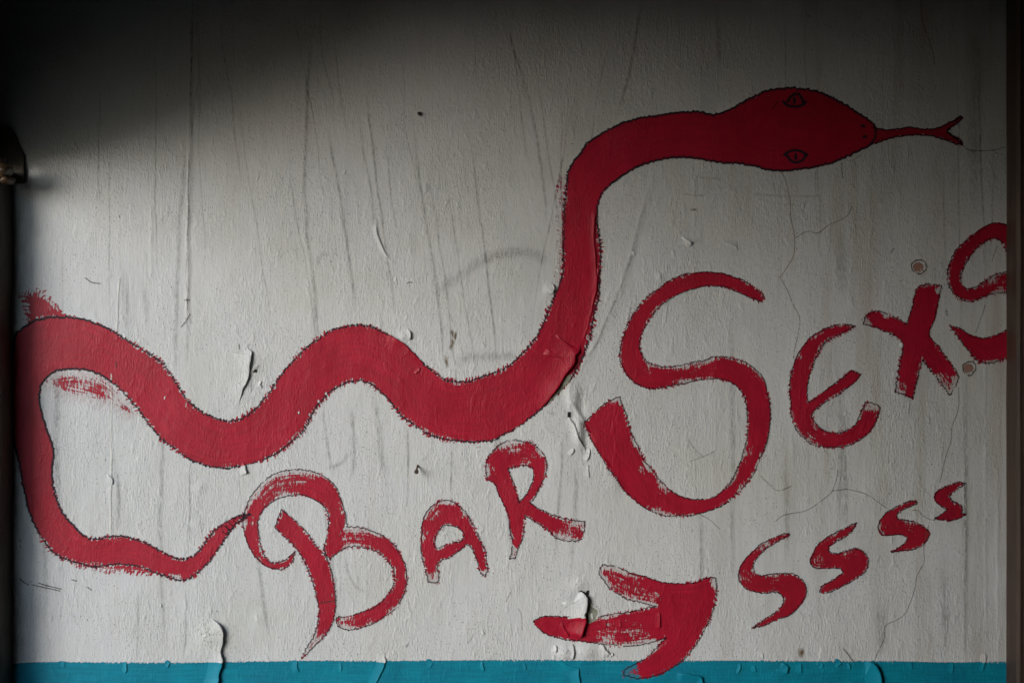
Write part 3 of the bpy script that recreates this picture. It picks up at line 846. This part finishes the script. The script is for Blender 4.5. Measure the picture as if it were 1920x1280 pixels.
ST = [([(362, -20), (357, 180), (354, 350), (350, 520), (351, 600)], 2.4, 'grime', .05), ([(372, -20), (369, 80), (372, 150), (364, 190), (360, 260)], 2.2, 'grime', .05), ([(358, -20), (360, 120), (357, 250), (353, 420), (352, 600), (353, 690)], 5, 'grime', .1), ([(590, 20), (577, 180), (572, 300), (574, 420), (590, 560), (600, 660), (604, 740)], 8, 'grime', .15),
      ([(685, 175), (696, 260), (708, 350), (722, 460), (735, 540), (742, 600)], 5, 'grime', .12), ([(614, 240), (630, 330), (645, 420), (658, 510), (668, 590)], 6, 'grime', .15),
      ([(775, 250), (784, 320), (796, 400), (812, 500), (825, 590), (833, 690)], 6, 'grime', .15), ([(882, 260), (893, 350), (905, 440), (915, 530), (925, 610), (930, 690)], 5, 'grime', .15),
      ([(945, 40), (975, 130), (995, 200), (1010, 280), (1022, 380), (1030, 440)], 6, 'grime', .2), ([(1205, -10), (1185, 110), (1168, 180), (1155, 230)], 7, 'grime', .2),
      ([(1222, 340), (1195, 440), (1160, 550), (1125, 630), (1092, 690)], 7, 'grime', .15), ([(604, 745), (610, 800), (617, 850), (622, 890)], 5, 'grime', .2), ([(763, 790), (765, 850), (763, 960)], 5, 'grime', .2),
      ([(845, 825), (846, 880), (845, 950), (838, 1010)], 5, 'grime', .2), ([(660, 760), (664, 830), (660, 900)], 7, 'faint', .2), ([(705, 740), (712, 830), (722, 900)], 9, 'faint', .2), ([(1058, 810), (1052, 880), (1047, 960), (1043, 1050)], 6, 'grime', .2),
      ([(1080, 860), (1078, 950), (1070, 1080)], 7, 'faint', .2), ([(215, 850), (222, 930), (220, 1000)], 9, 'grime', .3), ([(357, 860), (356, 950), (352, 1040)], 4, 'grime', .2),
      ([(258, 1100), (260, 1180), (257, 1238)], 4, 'grime', .2), ([(349, 1090), (348, 1150), (345, 1238)], 3.5, 'grime', .2), ([(1807, 880), (1811, 1000), (1808, 1130), (1807, 1238)], 5, 'grime', .1),
      ([(330, 720), (331, 600), (334, 480), (340, 380), (350, 250)], 6, 'faint', .2), ([(270, 520), (274, 620)], 7, 'faint', .3), ([(230, 500), (236, 560), (240, 640)], 10, 'faint', .3),
      ([(815, 555), (850, 525), (895, 494), (940, 478), (985, 475), (1015, 484), (1028, 500)], 16, 'faint', .12), ([(850, 682), (880, 672), (930, 668), (985, 670)], 14, 'faint', .2), ([(590, 500), (605, 480), (618, 478)], 10, 'faint', .2),
      ([(610, 880), (640, 868), (660, 840)], 6, 'faint', .3), ([(645, 1040), (660, 1090), (690, 1120)], 5, 'faint', .3), ([(1345, 0), (1350, 140)], 9, 'faint', .3), ([(1575, 420), (1580, 560)], 18, 'faint', .4),
      ([(1650, 1120), (1652, 1236)], 18, 'faint', .3), ([(1770, 1040), (1772, 1238)], 14, 'faint', .3), ([(1574, 1205), (1576, 1238)], 6, 'grime', .3), ([(1702, 560), (1704, 800)], 22, 'faint', .4), ([(1826, 30), (1828, 420)], 18, 'faint', .3),
      ([(845, 618), (848, 640), (842, 660)], 6, 'ochre', .2), ([(835, 664), (838, 690)], 5, 'ochre', .3), ([(855, 620), (852, 640)], 3.5, 'ochre', .3), ([(1292, 393), (1300, 394), (1308, 394)], 4, 'ochre', .3), ([(1502, 1210), (1505, 1235)], 9, 'ochre', .4),
      ([(210, 640), (212, 690)], 5, 'grime', .2), ([(30, 1060), (36, 1160), (34, 1235)], 14, 'faint', .2), ([(1030, 780), (1036, 770)], 12, 'faint', .3)]
dr_ = np.random.RandomState(5)
for k in range(46):
    x = dr_.uniform(60, 1880)
    y = dr_.uniform(-60, 330) if k % 3 else dr_.uniform(500, 1000)
    L = dr_.uniform(200, 620)
    tilt = (0.14 if 400 < x < 1050 else -0.2 if 1080 < x < 1240 else 0.01) + dr_.uniform(-.02, .02)
    pts = [(x + tilt * q * L + dr_.uniform(-4, 4), min(y + q * L, 1236)) for q in (0, .25, .5, .75, 1)]
    if pts[-1][1] - pts[0][1] > 120 and pts[-2][1] < 1225:
        pts[-1] = (pts[-1][0], max(pts[-1][1], pts[-2][1] + 5))
        ST.append((pts, dr_.uniform(1.6, 3.4) if k % 3 else dr_.uniform(5, 10), 'faint', .3))
for poly, w, m_, en in ST:
    ribbon('grime_streak', [(smooth_poly(poly, False, 5), False)], w * (0.72 if m_ == 'grime' else 1.0), M[m_], wall, O_GRIME + .00005, norm=True, ends=en, jit=1.5)


# ------------------------------------------------------------------ curled flakes of paint
BASE = {0: -0.0003, 1: 0.0005, 2: 0.0002}


def flake(poly, toward, amp, width, kind, lip=2.0, taper=(0.25, 0.25), label=None, curl=0.0, thick=0.5):
    """a strip of paint that has come loose along a crack: attached on the side of `toward`, raised by amp mm at the crack"""
    P = smooth_poly(poly, False, 2.0, 200)
    k = np.arange(len(P))
    P = P + 1.6 * np.stack([vnoise(k / 3.1 + amp * 7, k * 0 + 1, 31), vnoise(k / 3.1 + amp * 3, k * 0 + 4, 32)], -1)
    T = np.gradient(P, axis=0)
    T[:, 0] = np.convolve(np.pad(T[:, 0], 3, 'edge'), np.ones(7) / 7, 'valid')
    T[:, 1] = np.convolve(np.pad(T[:, 1], 3, 'edge'), np.ones(7) / 7, 'valid')
    T /= np.hypot(T[:, 0], T[:, 1])[:, None] + 1e-9
    N = np.stack([-T[:, 1], T[:, 0]], -1)
    mid = len(P) // 2
    if (np.array(toward) - P[mid]) @ N[mid] < 0:
        N = -N
    s = np.linspace(0, 1, len(P))
    env = np.clip(s / max(taper[0], 1e-3), 0, 1) * np.clip((1 - s) / max(taper[1], 1e-3), 0, 1)
    env = env * env * (3 - 2 * env)
    env = env * (0.85 + 0.7 * vnoise(k / 12.0, k * 0 + 2, 33))
    ts = np.array([1.0, 0.8, 0.62, 0.47, 0.34, 0.23, 0.14, 0.07, 0.0, -0.08])
    V, mi = [], []
    for t in ts:
        wl = width * (0.75 + 0.5 * env)
        q = P + N * (t * wl)[:, None] if t >= 0 else P - N * (lip * env)[:, None]
        hh = height(q[:, 0], q[:, 1])
        prof = (1 - t) ** (2.1 if kind is not red else 2.8) if t >= 0 else 1.0 + curl
        lift = amp * 0.001 * env * prof
        base = BASE[kind(P[mid][0], P[mid][1])]
        V.append(np.stack([WX(q[:, 0]), -(hh + lift + base), WZ(q[:, 1])], -1))
    nt = len(ts)
    n = len(P)
    V = np.array(V).transpose(1, 0, 2).reshape(-1, 3)
    F, mats = [], []
    for i in range(n - 1):
        for j in range(nt - 1):
            F.append((i * nt + j, i * nt + j + 1, (i + 1) * nt + j + 1, (i + 1) * nt + j))
            c = P[i] + N[i] * ts[j] * width
            mats.append(kind(c[0], c[1]))
    F = np.array(F)
    a_, b_, c_ = V[F[:, 0]], V[F[:, 1]], V[F[:, 2]]
    if np.median(np.cross(b_ - a_, c_ - a_)[:, 1]) > 0:
        F = F[:, ::-1]
    names = ['flake_white', 'flake_red', 'flake_teal']
    arc = np.repeat(s * len(P) * 2.0, nt)
    o = mesh_obj('paint_flake', V, F, None, wall, mats=[M[x] for x in names], midx=mats,
                 attrs={'sd': 50 + np.tile(ts * width, n), 'along': arc + amp * 91, 'dry': np.zeros(n * nt), 'rough': np.ones(n * nt)})
    md = o.modifiers.new('thickness', 'SOLIDIFY')
    md.thickness = thick * 0.001
    md.offset = -1
    if label:
        o['label'] = label
    return o


def white(x, y):
    return 2 if y > 1240 else 0


def red(x, y):
    return 1


_ar = smooth_poly(ARROW)


def arrow_mix(x, y):
    return 1 if inside(np.array([x]), np.array([y]), _ar)[0] else white(x, y)


flake([(461, 640), (466, 654), (471, 660), (469, 672), (467, 687), (465.6, 703), (461.5, 718), (456, 727), (449, 754), (444, 777)], (440, 700), 7.5, 30, white, 2.5, (.3, .6), 'long white flake lifting along a vertical split left of the first hump')
flake([(466, 704), (471, 697), (478, 689), (486, 684), (493, 680)], (485, 700), 3.0, 9, white, 1.5, (.1, .5))
flake([(467, 712), (469, 722), (470, 738)], (478, 722), 2.0, 7, white, 1, (.2, .5))
flake([(454, 864), (457, 872), (459, 880), (462, 889)], (445, 880), 4.5, 12, lambda x, y: 1 if y < 872 else 0, 3, (.3, .02), 'small paint tab hanging from the underside of the snake')
flake([(392, 1154), (403, 1163), (413, 1172), (417, 1180), (418, 1202), (414, 1220), (417, 1237), (411, 1262), (408, 1290)], (380, 1210), 9, 30, white, 2, (.25, .02), 'large white and teal flake bulging at the lower left')
flake([(719, 1222), (722, 1234), (716, 1255), (704, 1279), (698, 1291)], (700, 1245), 2.5, 16, white, 1.5, (.2, .02))
flake([(1089, 642), (1086, 656), (1076, 667), (1076, 677), (1068, 689), (1058, 703), (1048, 719), (1036, 737), (1020, 757), (1004, 772)], (1030, 690), 7.0, 46, red, 3.0, (.15, .35), 'red paint curling off the lower bend of the snake')
flake([(1116, 385), (1113, 435), (1116, 488), (1118, 541), (1112, 567), (1108, 589), (1097, 627), (1089, 645)], (1080, 500), 2.4, 16, red, 1.5, (.1, .1), 'red paint edge lifting along the neck of the snake')
flake([(722, 624), (738, 634), (756, 646), (775, 663), (796, 684)], (740, 665), 4.0, 32, red, 2, (.25, .3), 'red paint edge lifting on the second hump of the snake')
flake([(1085, 1106), (1092, 1112), (1097.5, 1119), (1098, 1139), (1094, 1151), (1097, 1164), (1092, 1180), (1087, 1200)], (1070, 1150), 11, 34, arrow_mix, 3.0, (.15, .12), 'white and red flake curling up across the tail of the arrow')
flake([(1053, 1165), (1057, 1177), (1062, 1183), (1067, 1195)], (1045, 1180), 2.2, 10, red, 1, (.2, .2))
flake([(1102, 1113), (1104, 1122), (1111, 1135), (1122, 1144), (1120, 1155), (1110, 1164)], (1125, 1125), 1.8, 9, white, 1, (.2, .2))
flake([(1128, 1206), (1132, 1213), (1137, 1220), (1146, 1230)], (1120, 1225), 5, 16, white, 1.5, (.2, .3))
flake([(1073, 1204), (1075, 1216), (1074, 1230), (1071, 1238)], (1055, 1220), 4, 16, white, 1.5, (.2, .2))
flake([(1236, 1146), (1237, 1155), (1236, 1173), (1233, 1180)], (1220, 1162), 2.2, 14, red, 1.5, (.2, .2))
flake([(1162, 1160), (1164, 1170), (1161, 1178)], (1150, 1170), 1.6, 9, red, 1, (.2, .2))
flake([(1135, 1160), (1136, 1170), (1137, 1178)], (1125, 1170), 1.6, 9, red, 1, (.2, .2))
flake([(1047, 1243), (1060, 1245), (1072, 1249), (1085, 1254)], (1060, 1262), 2.0, 12, lambda x, y: 2, 1, (.3, .1))
flake([(1085, 1249), (1084, 1262), (1086, 1275), (1086, 1291)], (1070, 1270), 3.0, 18, lambda x, y: 2, 1.5, (.1, .02))
flake([(1267, 1259), (1278, 1262), (1290, 1264), (1302, 1266), (1313, 1269), (1317, 1280), (1317, 1291)], (1285, 1285), 5.0, 20, lambda x, y: 2, 2, (.2, .02), 'teal flake curling at the foot of the arrow')
flake([(1464, 1241), (1471, 1245), (1476, 1249), (1475, 1258), (1474, 1265)], (1455, 1258), 3.5, 18, lambda x, y: 2, 1.5, (.2, .2))
flake([(1414, 1246), (1416, 1252), (1418, 1260)], (1400, 1255), 2.0, 12, lambda x, y: 2, 1, (.2, .2))
flake([(1567, 1250), (1573, 1247), (1578, 1240)], (1560, 1240), 2.0, 10, lambda x, y: 2, 1, (.2, .1))
flake([(1619, 1239), (1629, 1241), (1637, 1246), (1643, 1252), (1646, 1259), (1649, 1270), (1651, 1291)], (1620, 1265), 8.0, 26, lambda x, y: 2, 2.5, (.2, .02), 'large teal flake curling at the lower right below the crack')
flake([(1847, 1222), (1848, 1235), (1845, 1245), (1840, 1262)], (1838, 1240), 1.5, 8, white, 1, (.2, .3))
flake([(1065, 778), (1068, 786), (1075, 795), (1079, 807), (1085, 825), (1095, 838), (1098, 850), (1101, 862)], (1060, 820), 3.5, 14, white, 1.5, (.12, .4), 'wrinkled white flake between the snake and the tall S')
flake([(1102, 868), (1103, 885), (1105, 900)], (1094, 885), 1.8, 8, white, 1, (.2, .3))
flake([(1279, 443), (1286, 449), (1294, 456), (1297, 462)], (1285, 460), 4.0, 10, white, 2, (.2, .2))
flake([(1356, 450), (1368, 457), (1380, 464), (1383, 471)], (1362, 466), 2.5, 8, white, 1, (.3, .2))
flake([(705, 412), (706, 432), (714, 457), (724, 478), (735, 494)], (696, 460), 2.0, 10, white, 1, (.2, .3))
flake([(1035, 530), (1038, 540), (1034, 552)], (1024, 545), 4.5, 11, white, 2, (.2, .2))
flake([(764, 616), (769, 626), (768, 638)], (757, 630), 4.5, 10, white, 2, (.2, .2))
flake([(199, 888), (207, 893), (211, 902), (209, 912)], (203, 905), 2.5, 7, white, 1, (.2, .2))
flake([(1097, 796), (1102, 806), (1108, 812)], (1112, 800), 2.0, 6, red, 1, (.2, .2))
flake([(1126, 852), (1136, 866), (1146, 878)], (1146, 858), 1.6, 7, red, 1, (.2, .2))
cr_ = np.random.RandomState(21)
for (x, y) in ((312, 742), (648, 318), (742, 520), (905, 640), (560, 770), (1188, 470), (1350, 600), (1508, 380), (1640, 520), (905, 1180), (760, 1205), (300, 1130), (520, 1190), (1690, 640), (1585, 770), (1430, 1225), (222, 402), (486, 330)):
    a_ = cr_.uniform(-.5, .5)
    L = cr_.uniform(6, 14)
    flake([(x + math.sin(a_) * q * L + cr_.uniform(-1.5, 1.5), y + q * L) for q in (0, .35, .7, 1)], (x - 9, y + L / 2), cr_.uniform(1.2, 3.0), cr_.uniform(5, 9), white, 1.2, (.25, .25))
for (x, y, L, ang, am, wd) in ((1107, 840, 26, -.25, 3.5, 12), (1078, 838, 20, -.4, 3.0, 10),
                              (790, 690, 16, -.8, 2.2, 8), (742, 640, 14, -.9, 2.2, 8), (1150, 1222, 12, -.6, 3.0, 9), (1040, 1208, 16, .1, 3.5, 10), (1112, 1148, 14, -.3, 3.0, 9),
                              (1120, 500, 24, 0, 2.0, 8), (486, 712, 18, .2, 3.0, 9)):
    rd = y < 720 and x > 1040 or x in (742, 790, 1035)
    flake([(x + math.sin(ang) * q * L + cr_.uniform(-2, 2), y + math.cos(ang) * q * L) for q in (0, .25, .5, .75, 1)], (x - 10, y + L / 2), am, wd, red if rd else white, 1.8, (.2, .25))
for x in (120, 236, 318, 560, 640, 812, 905, 985, 1385, 1500, 1540, 1590, 1710, 1785):
    L = cr_.uniform(8, 20)
    flake([(x + cr_.uniform(-3, 3), 1240 + cr_.uniform(-2, 3)), (x + cr_.uniform(-4, 4), 1246 + L * .3), (x + cr_.uniform(-5, 5), 1244 + L)], (x - 9, 1250), cr_.uniform(1.0, 2.6), cr_.uniform(7, 13), lambda x, y: 2, 1.2, (.15, .3))
# bare spots and painted gap shade under the flakes
for name, pts, m_, lb in (('bare_patch', [(1064, 706), (1069, 703), (1067, 712), (1058, 722), (1046, 735), (1036, 746), (1030, 752), (1040, 735), (1052, 718)], 'under', 'bare grey undercoat where red paint peeled off the snake'),
                          ('bare_patch', [(1099, 1114), (1104, 1120), (1112, 1134), (1122, 1144), (1119, 1156), (1108, 1166), (1098, 1168), (1098, 1140)], 'under', 'bare grey undercoat beside the flake on the arrow')):
    o = sheet(name, [smooth_poly(pts, True, 2)], [], M[m_], wall, O_EYE, 0.0)
    o['label'] = lb
for pts in ([(1065, 773), (1069, 774), (1067, 780)], [(1088, 1107), (1098, 1113), (1103, 1108), (1100, 1116), (1094, 1116)], [(475, 694), (480, 695), (477, 697)]):
    sheet('gap_shade_patch', [smooth_poly(pts, True, 1.5)], [], M['gap_shade'], wall, O_EYE + .0002, 1.0)  # flat dark patches: the shade of small gaps put into colour


# ------------------------------------------------------------------ nails and plugs in the wall
def lathe(name, px, py, prof, mat, tilt, n=14):
    """small turned piece driven into the wall; prof: (distance out of the wall, radius) in mm"""
    ang = np.linspace(0, 2 * math.pi, n, endpoint=False)
    y0 = -float(height(np.array([px]), np.array([py]))[0])
    V, F = [], []
    for (d, r) in prof:
        for t in ang:
            V.append((WX(px) + .001 * (r * math.cos(t) + d * tilt[0]), y0 - .001 * d, WZ(py) + .001 * (r * math.sin(t) + d * tilt[1])))
    for i in range(len(prof) - 1):
        for j in range(n):
            F.append((i * n + j, i * n + (j + 1) % n, (i + 1) * n + (j + 1) % n, (i + 1) * n + j))
    F.append(tuple(range((len(prof) - 1) * n, len(prof) * n)))
    return mesh_obj(name, V, F, mat, wall)


o = lathe('nail', 783, 872, [(-2, 2.2), (12, 2.2), (22, 2.1), (22.2, 5.0), (23.5, 5.2), (24.5, 4.0)], M['rust'], (-0.05, -0.55))
o['label'] = 'bent rusty nail sticking out below the second hump of the snake'
o = lathe('nail', 786, 213, [(-1, 3.0), (3, 3.0), (3.4, 4.4), (4.6, 4.2), (5.2, 2.6)], M['rust'], (0, -.3))
o['label'] = 'small rusty nail head high on the wall'

# ------------------------------------------------------------------ door jamb at the left with its iron keeper
def extrude(name, prof, z0, z1, mat, parent=None, nz=60, rough=0.0, seed=1, bevel=0.0):
    """profile in plan (x, y), run vertically; uneven where the wood is worn"""
    r = np.random.RandomState(seed)
    prof = np.array(prof, float)
    n = len(prof)
    zs = np.linspace(z0, z1, nz)
    V, F = [], []
    c = prof.mean(0)
    for k, z in enumerate(zs):
        w = 1 + 0 * prof
        off = rough * np.stack([vnoise(np.full(n, k / 4.0), np.arange(n) + .5, seed + 40), vnoise(np.full(n, k / 3.0), np.arange(n) + .5, seed + 50)], -1)
        for p, q in zip(prof, off):
            V.append((p[0] + q[0], p[1] + q[1], z))
    for k in range(nz - 1):
        for j in range(n):
            F.append((k * n + j, k * n + (j + 1) % n, (k + 1) * n + (j + 1) % n, (k + 1) * n + j))
    F.append(tuple(range(n))[::-1])
    F.append(tuple(range((nz - 1) * n, nz * n)))
    o = mesh_obj(name, V, F, mat, parent, smooth=False)
    return o


XL = WX(24)          # where the jamb meets the wall
XR = WX(1887)        # where the post meets the wall
LINTEL = 2.145
jamb = extrude('door_jamb', [(XL, 0.004), (XL, -0.072), (XL - .003, -0.081), (XL - .007, -0.087), (XL - .012, -0.09), (XL - .05, -.09), (XL - .05, .004)], 0.0, LINTEL, M['jamb'], None, 160, 0.006, 3)
tag(jamb, 'dark worn wooden door jamb at the left end of the wall', 'door jamb')
# iron keeper plate with a chipped wooden knuckle
kp = [(-10, 236), (18, 238), (30, 252), (40, 276), (48, 292), (48, 344), (30, 344), (-10, 344)]
V = [(WX(x), y, WZ(z)) for y in (0.004, -0.012) for (x, z) in kp]
n = len(kp)
F = [tuple(range(n, 2 * n))[::-1], tuple(range(n))] + [(i, n + i, n + (i + 1) % n, (i + 1) % n) for i in range(n)]
keeper = mesh_obj('lock_keeper', V, F, M['jamb'], None, smooth=False)
tag(keeper, 'dark iron keeper block with a chipped bronze knuckle on the left jamb', 'lock keeper')
bv = keeper.modifiers.new('bevel', 'BEVEL')
bv.width = 0.002
bv.segments = 2
rr = np.random.RandomState(8)


def knuckle(name, cx, cz, rx, rz, y0, y1, mat, parent, seed):
    n, m = 18, 12
    V, F = [], []
    for i in range(m + 1):
        ph = math.pi * i / m
        for j in range(n):
            t = 2 * math.pi * j / n
            f = 1 + 0.45 * vnoise(np.array([i * .6]), np.array([j * .6]), seed)[0]
            k_ = (DIST + (y0 + y1) / 2) / DIST
            V.append((WX(cx) * k_ + rx * PX * math.sin(ph) * math.cos(t) * f, (y0 + y1) / 2 + (y1 - y0) / 2 * math.cos(ph), ZC + (WZ(cz) - ZC) * k_ + rz * PX * math.sin(ph) * math.sin(t) * f))
    for i in range(m):
        for j in range(n):
            F.append((i * n + j, i * n + (j + 1) % n, (i + 1) * n + (j + 1) % n, (i + 1) * n + j))
    return mesh_obj(name, V, F, mat, parent)


knuckle('knuckle', 8, 320, 15, 13, -.07, -.115, M['worn'], keeper, 5)
knuckle('knuckle', 14, 338, 12, 8, -.06, -.105, M['worn'], keeper, 6)
knuckle('bolt_head', 2, 302, 8, 9, -.07, -.105, M['rust'], keeper, 7)

# brown post at the right end
post = tag(extrude('wooden_post', [(XR, 0.004), (XR, -.064), (XR + .006, -.072), (XR + .16, -.072), (XR + .16, .004)], 0.0, 3.2, M['post'], None, 120, 0.0016, 9),
           'brown painted wooden post standing against the right end of the wall', 'post')
batten = extrude('edge_bead', [(XR + .012, -.071), (XR + .012, -.084), (XR + .02, -.088), (XR + .06, -.088), (XR + .06, -.071)], 0.0, 3.2, M['post_dark'], post, 120, 0.003, 12)
batten['label'] = 'chipped darker bead along the edge of the post'

# ------------------------------------------------------------------ the room round the wall
H = 3.2
XW = XL - 0.05
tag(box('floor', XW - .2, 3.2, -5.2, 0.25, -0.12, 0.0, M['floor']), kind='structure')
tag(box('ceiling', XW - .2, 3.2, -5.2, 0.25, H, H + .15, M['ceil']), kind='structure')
# left side: thin unseen wall by the painted wall, its opening's pitched head shaped for the light
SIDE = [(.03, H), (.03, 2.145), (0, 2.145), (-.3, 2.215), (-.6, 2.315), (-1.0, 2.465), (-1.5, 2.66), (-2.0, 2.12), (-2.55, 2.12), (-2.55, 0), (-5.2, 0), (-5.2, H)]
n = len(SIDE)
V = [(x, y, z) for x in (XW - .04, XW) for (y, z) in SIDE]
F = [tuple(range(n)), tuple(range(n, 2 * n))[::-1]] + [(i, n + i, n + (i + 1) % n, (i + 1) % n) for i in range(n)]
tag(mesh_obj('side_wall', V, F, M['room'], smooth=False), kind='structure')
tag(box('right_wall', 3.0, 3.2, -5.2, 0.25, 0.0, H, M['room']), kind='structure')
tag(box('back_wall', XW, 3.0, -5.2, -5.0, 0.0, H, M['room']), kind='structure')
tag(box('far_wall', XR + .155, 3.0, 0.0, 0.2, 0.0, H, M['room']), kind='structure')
g = mesh_obj('ground', [(-600, -600, -.14), (600, -600, -.14), (600, 600, -.14), (-600, 600, -.14)], [(0, 1, 2, 3)], M['earth'], smooth=False)
tag(g, kind='structure')
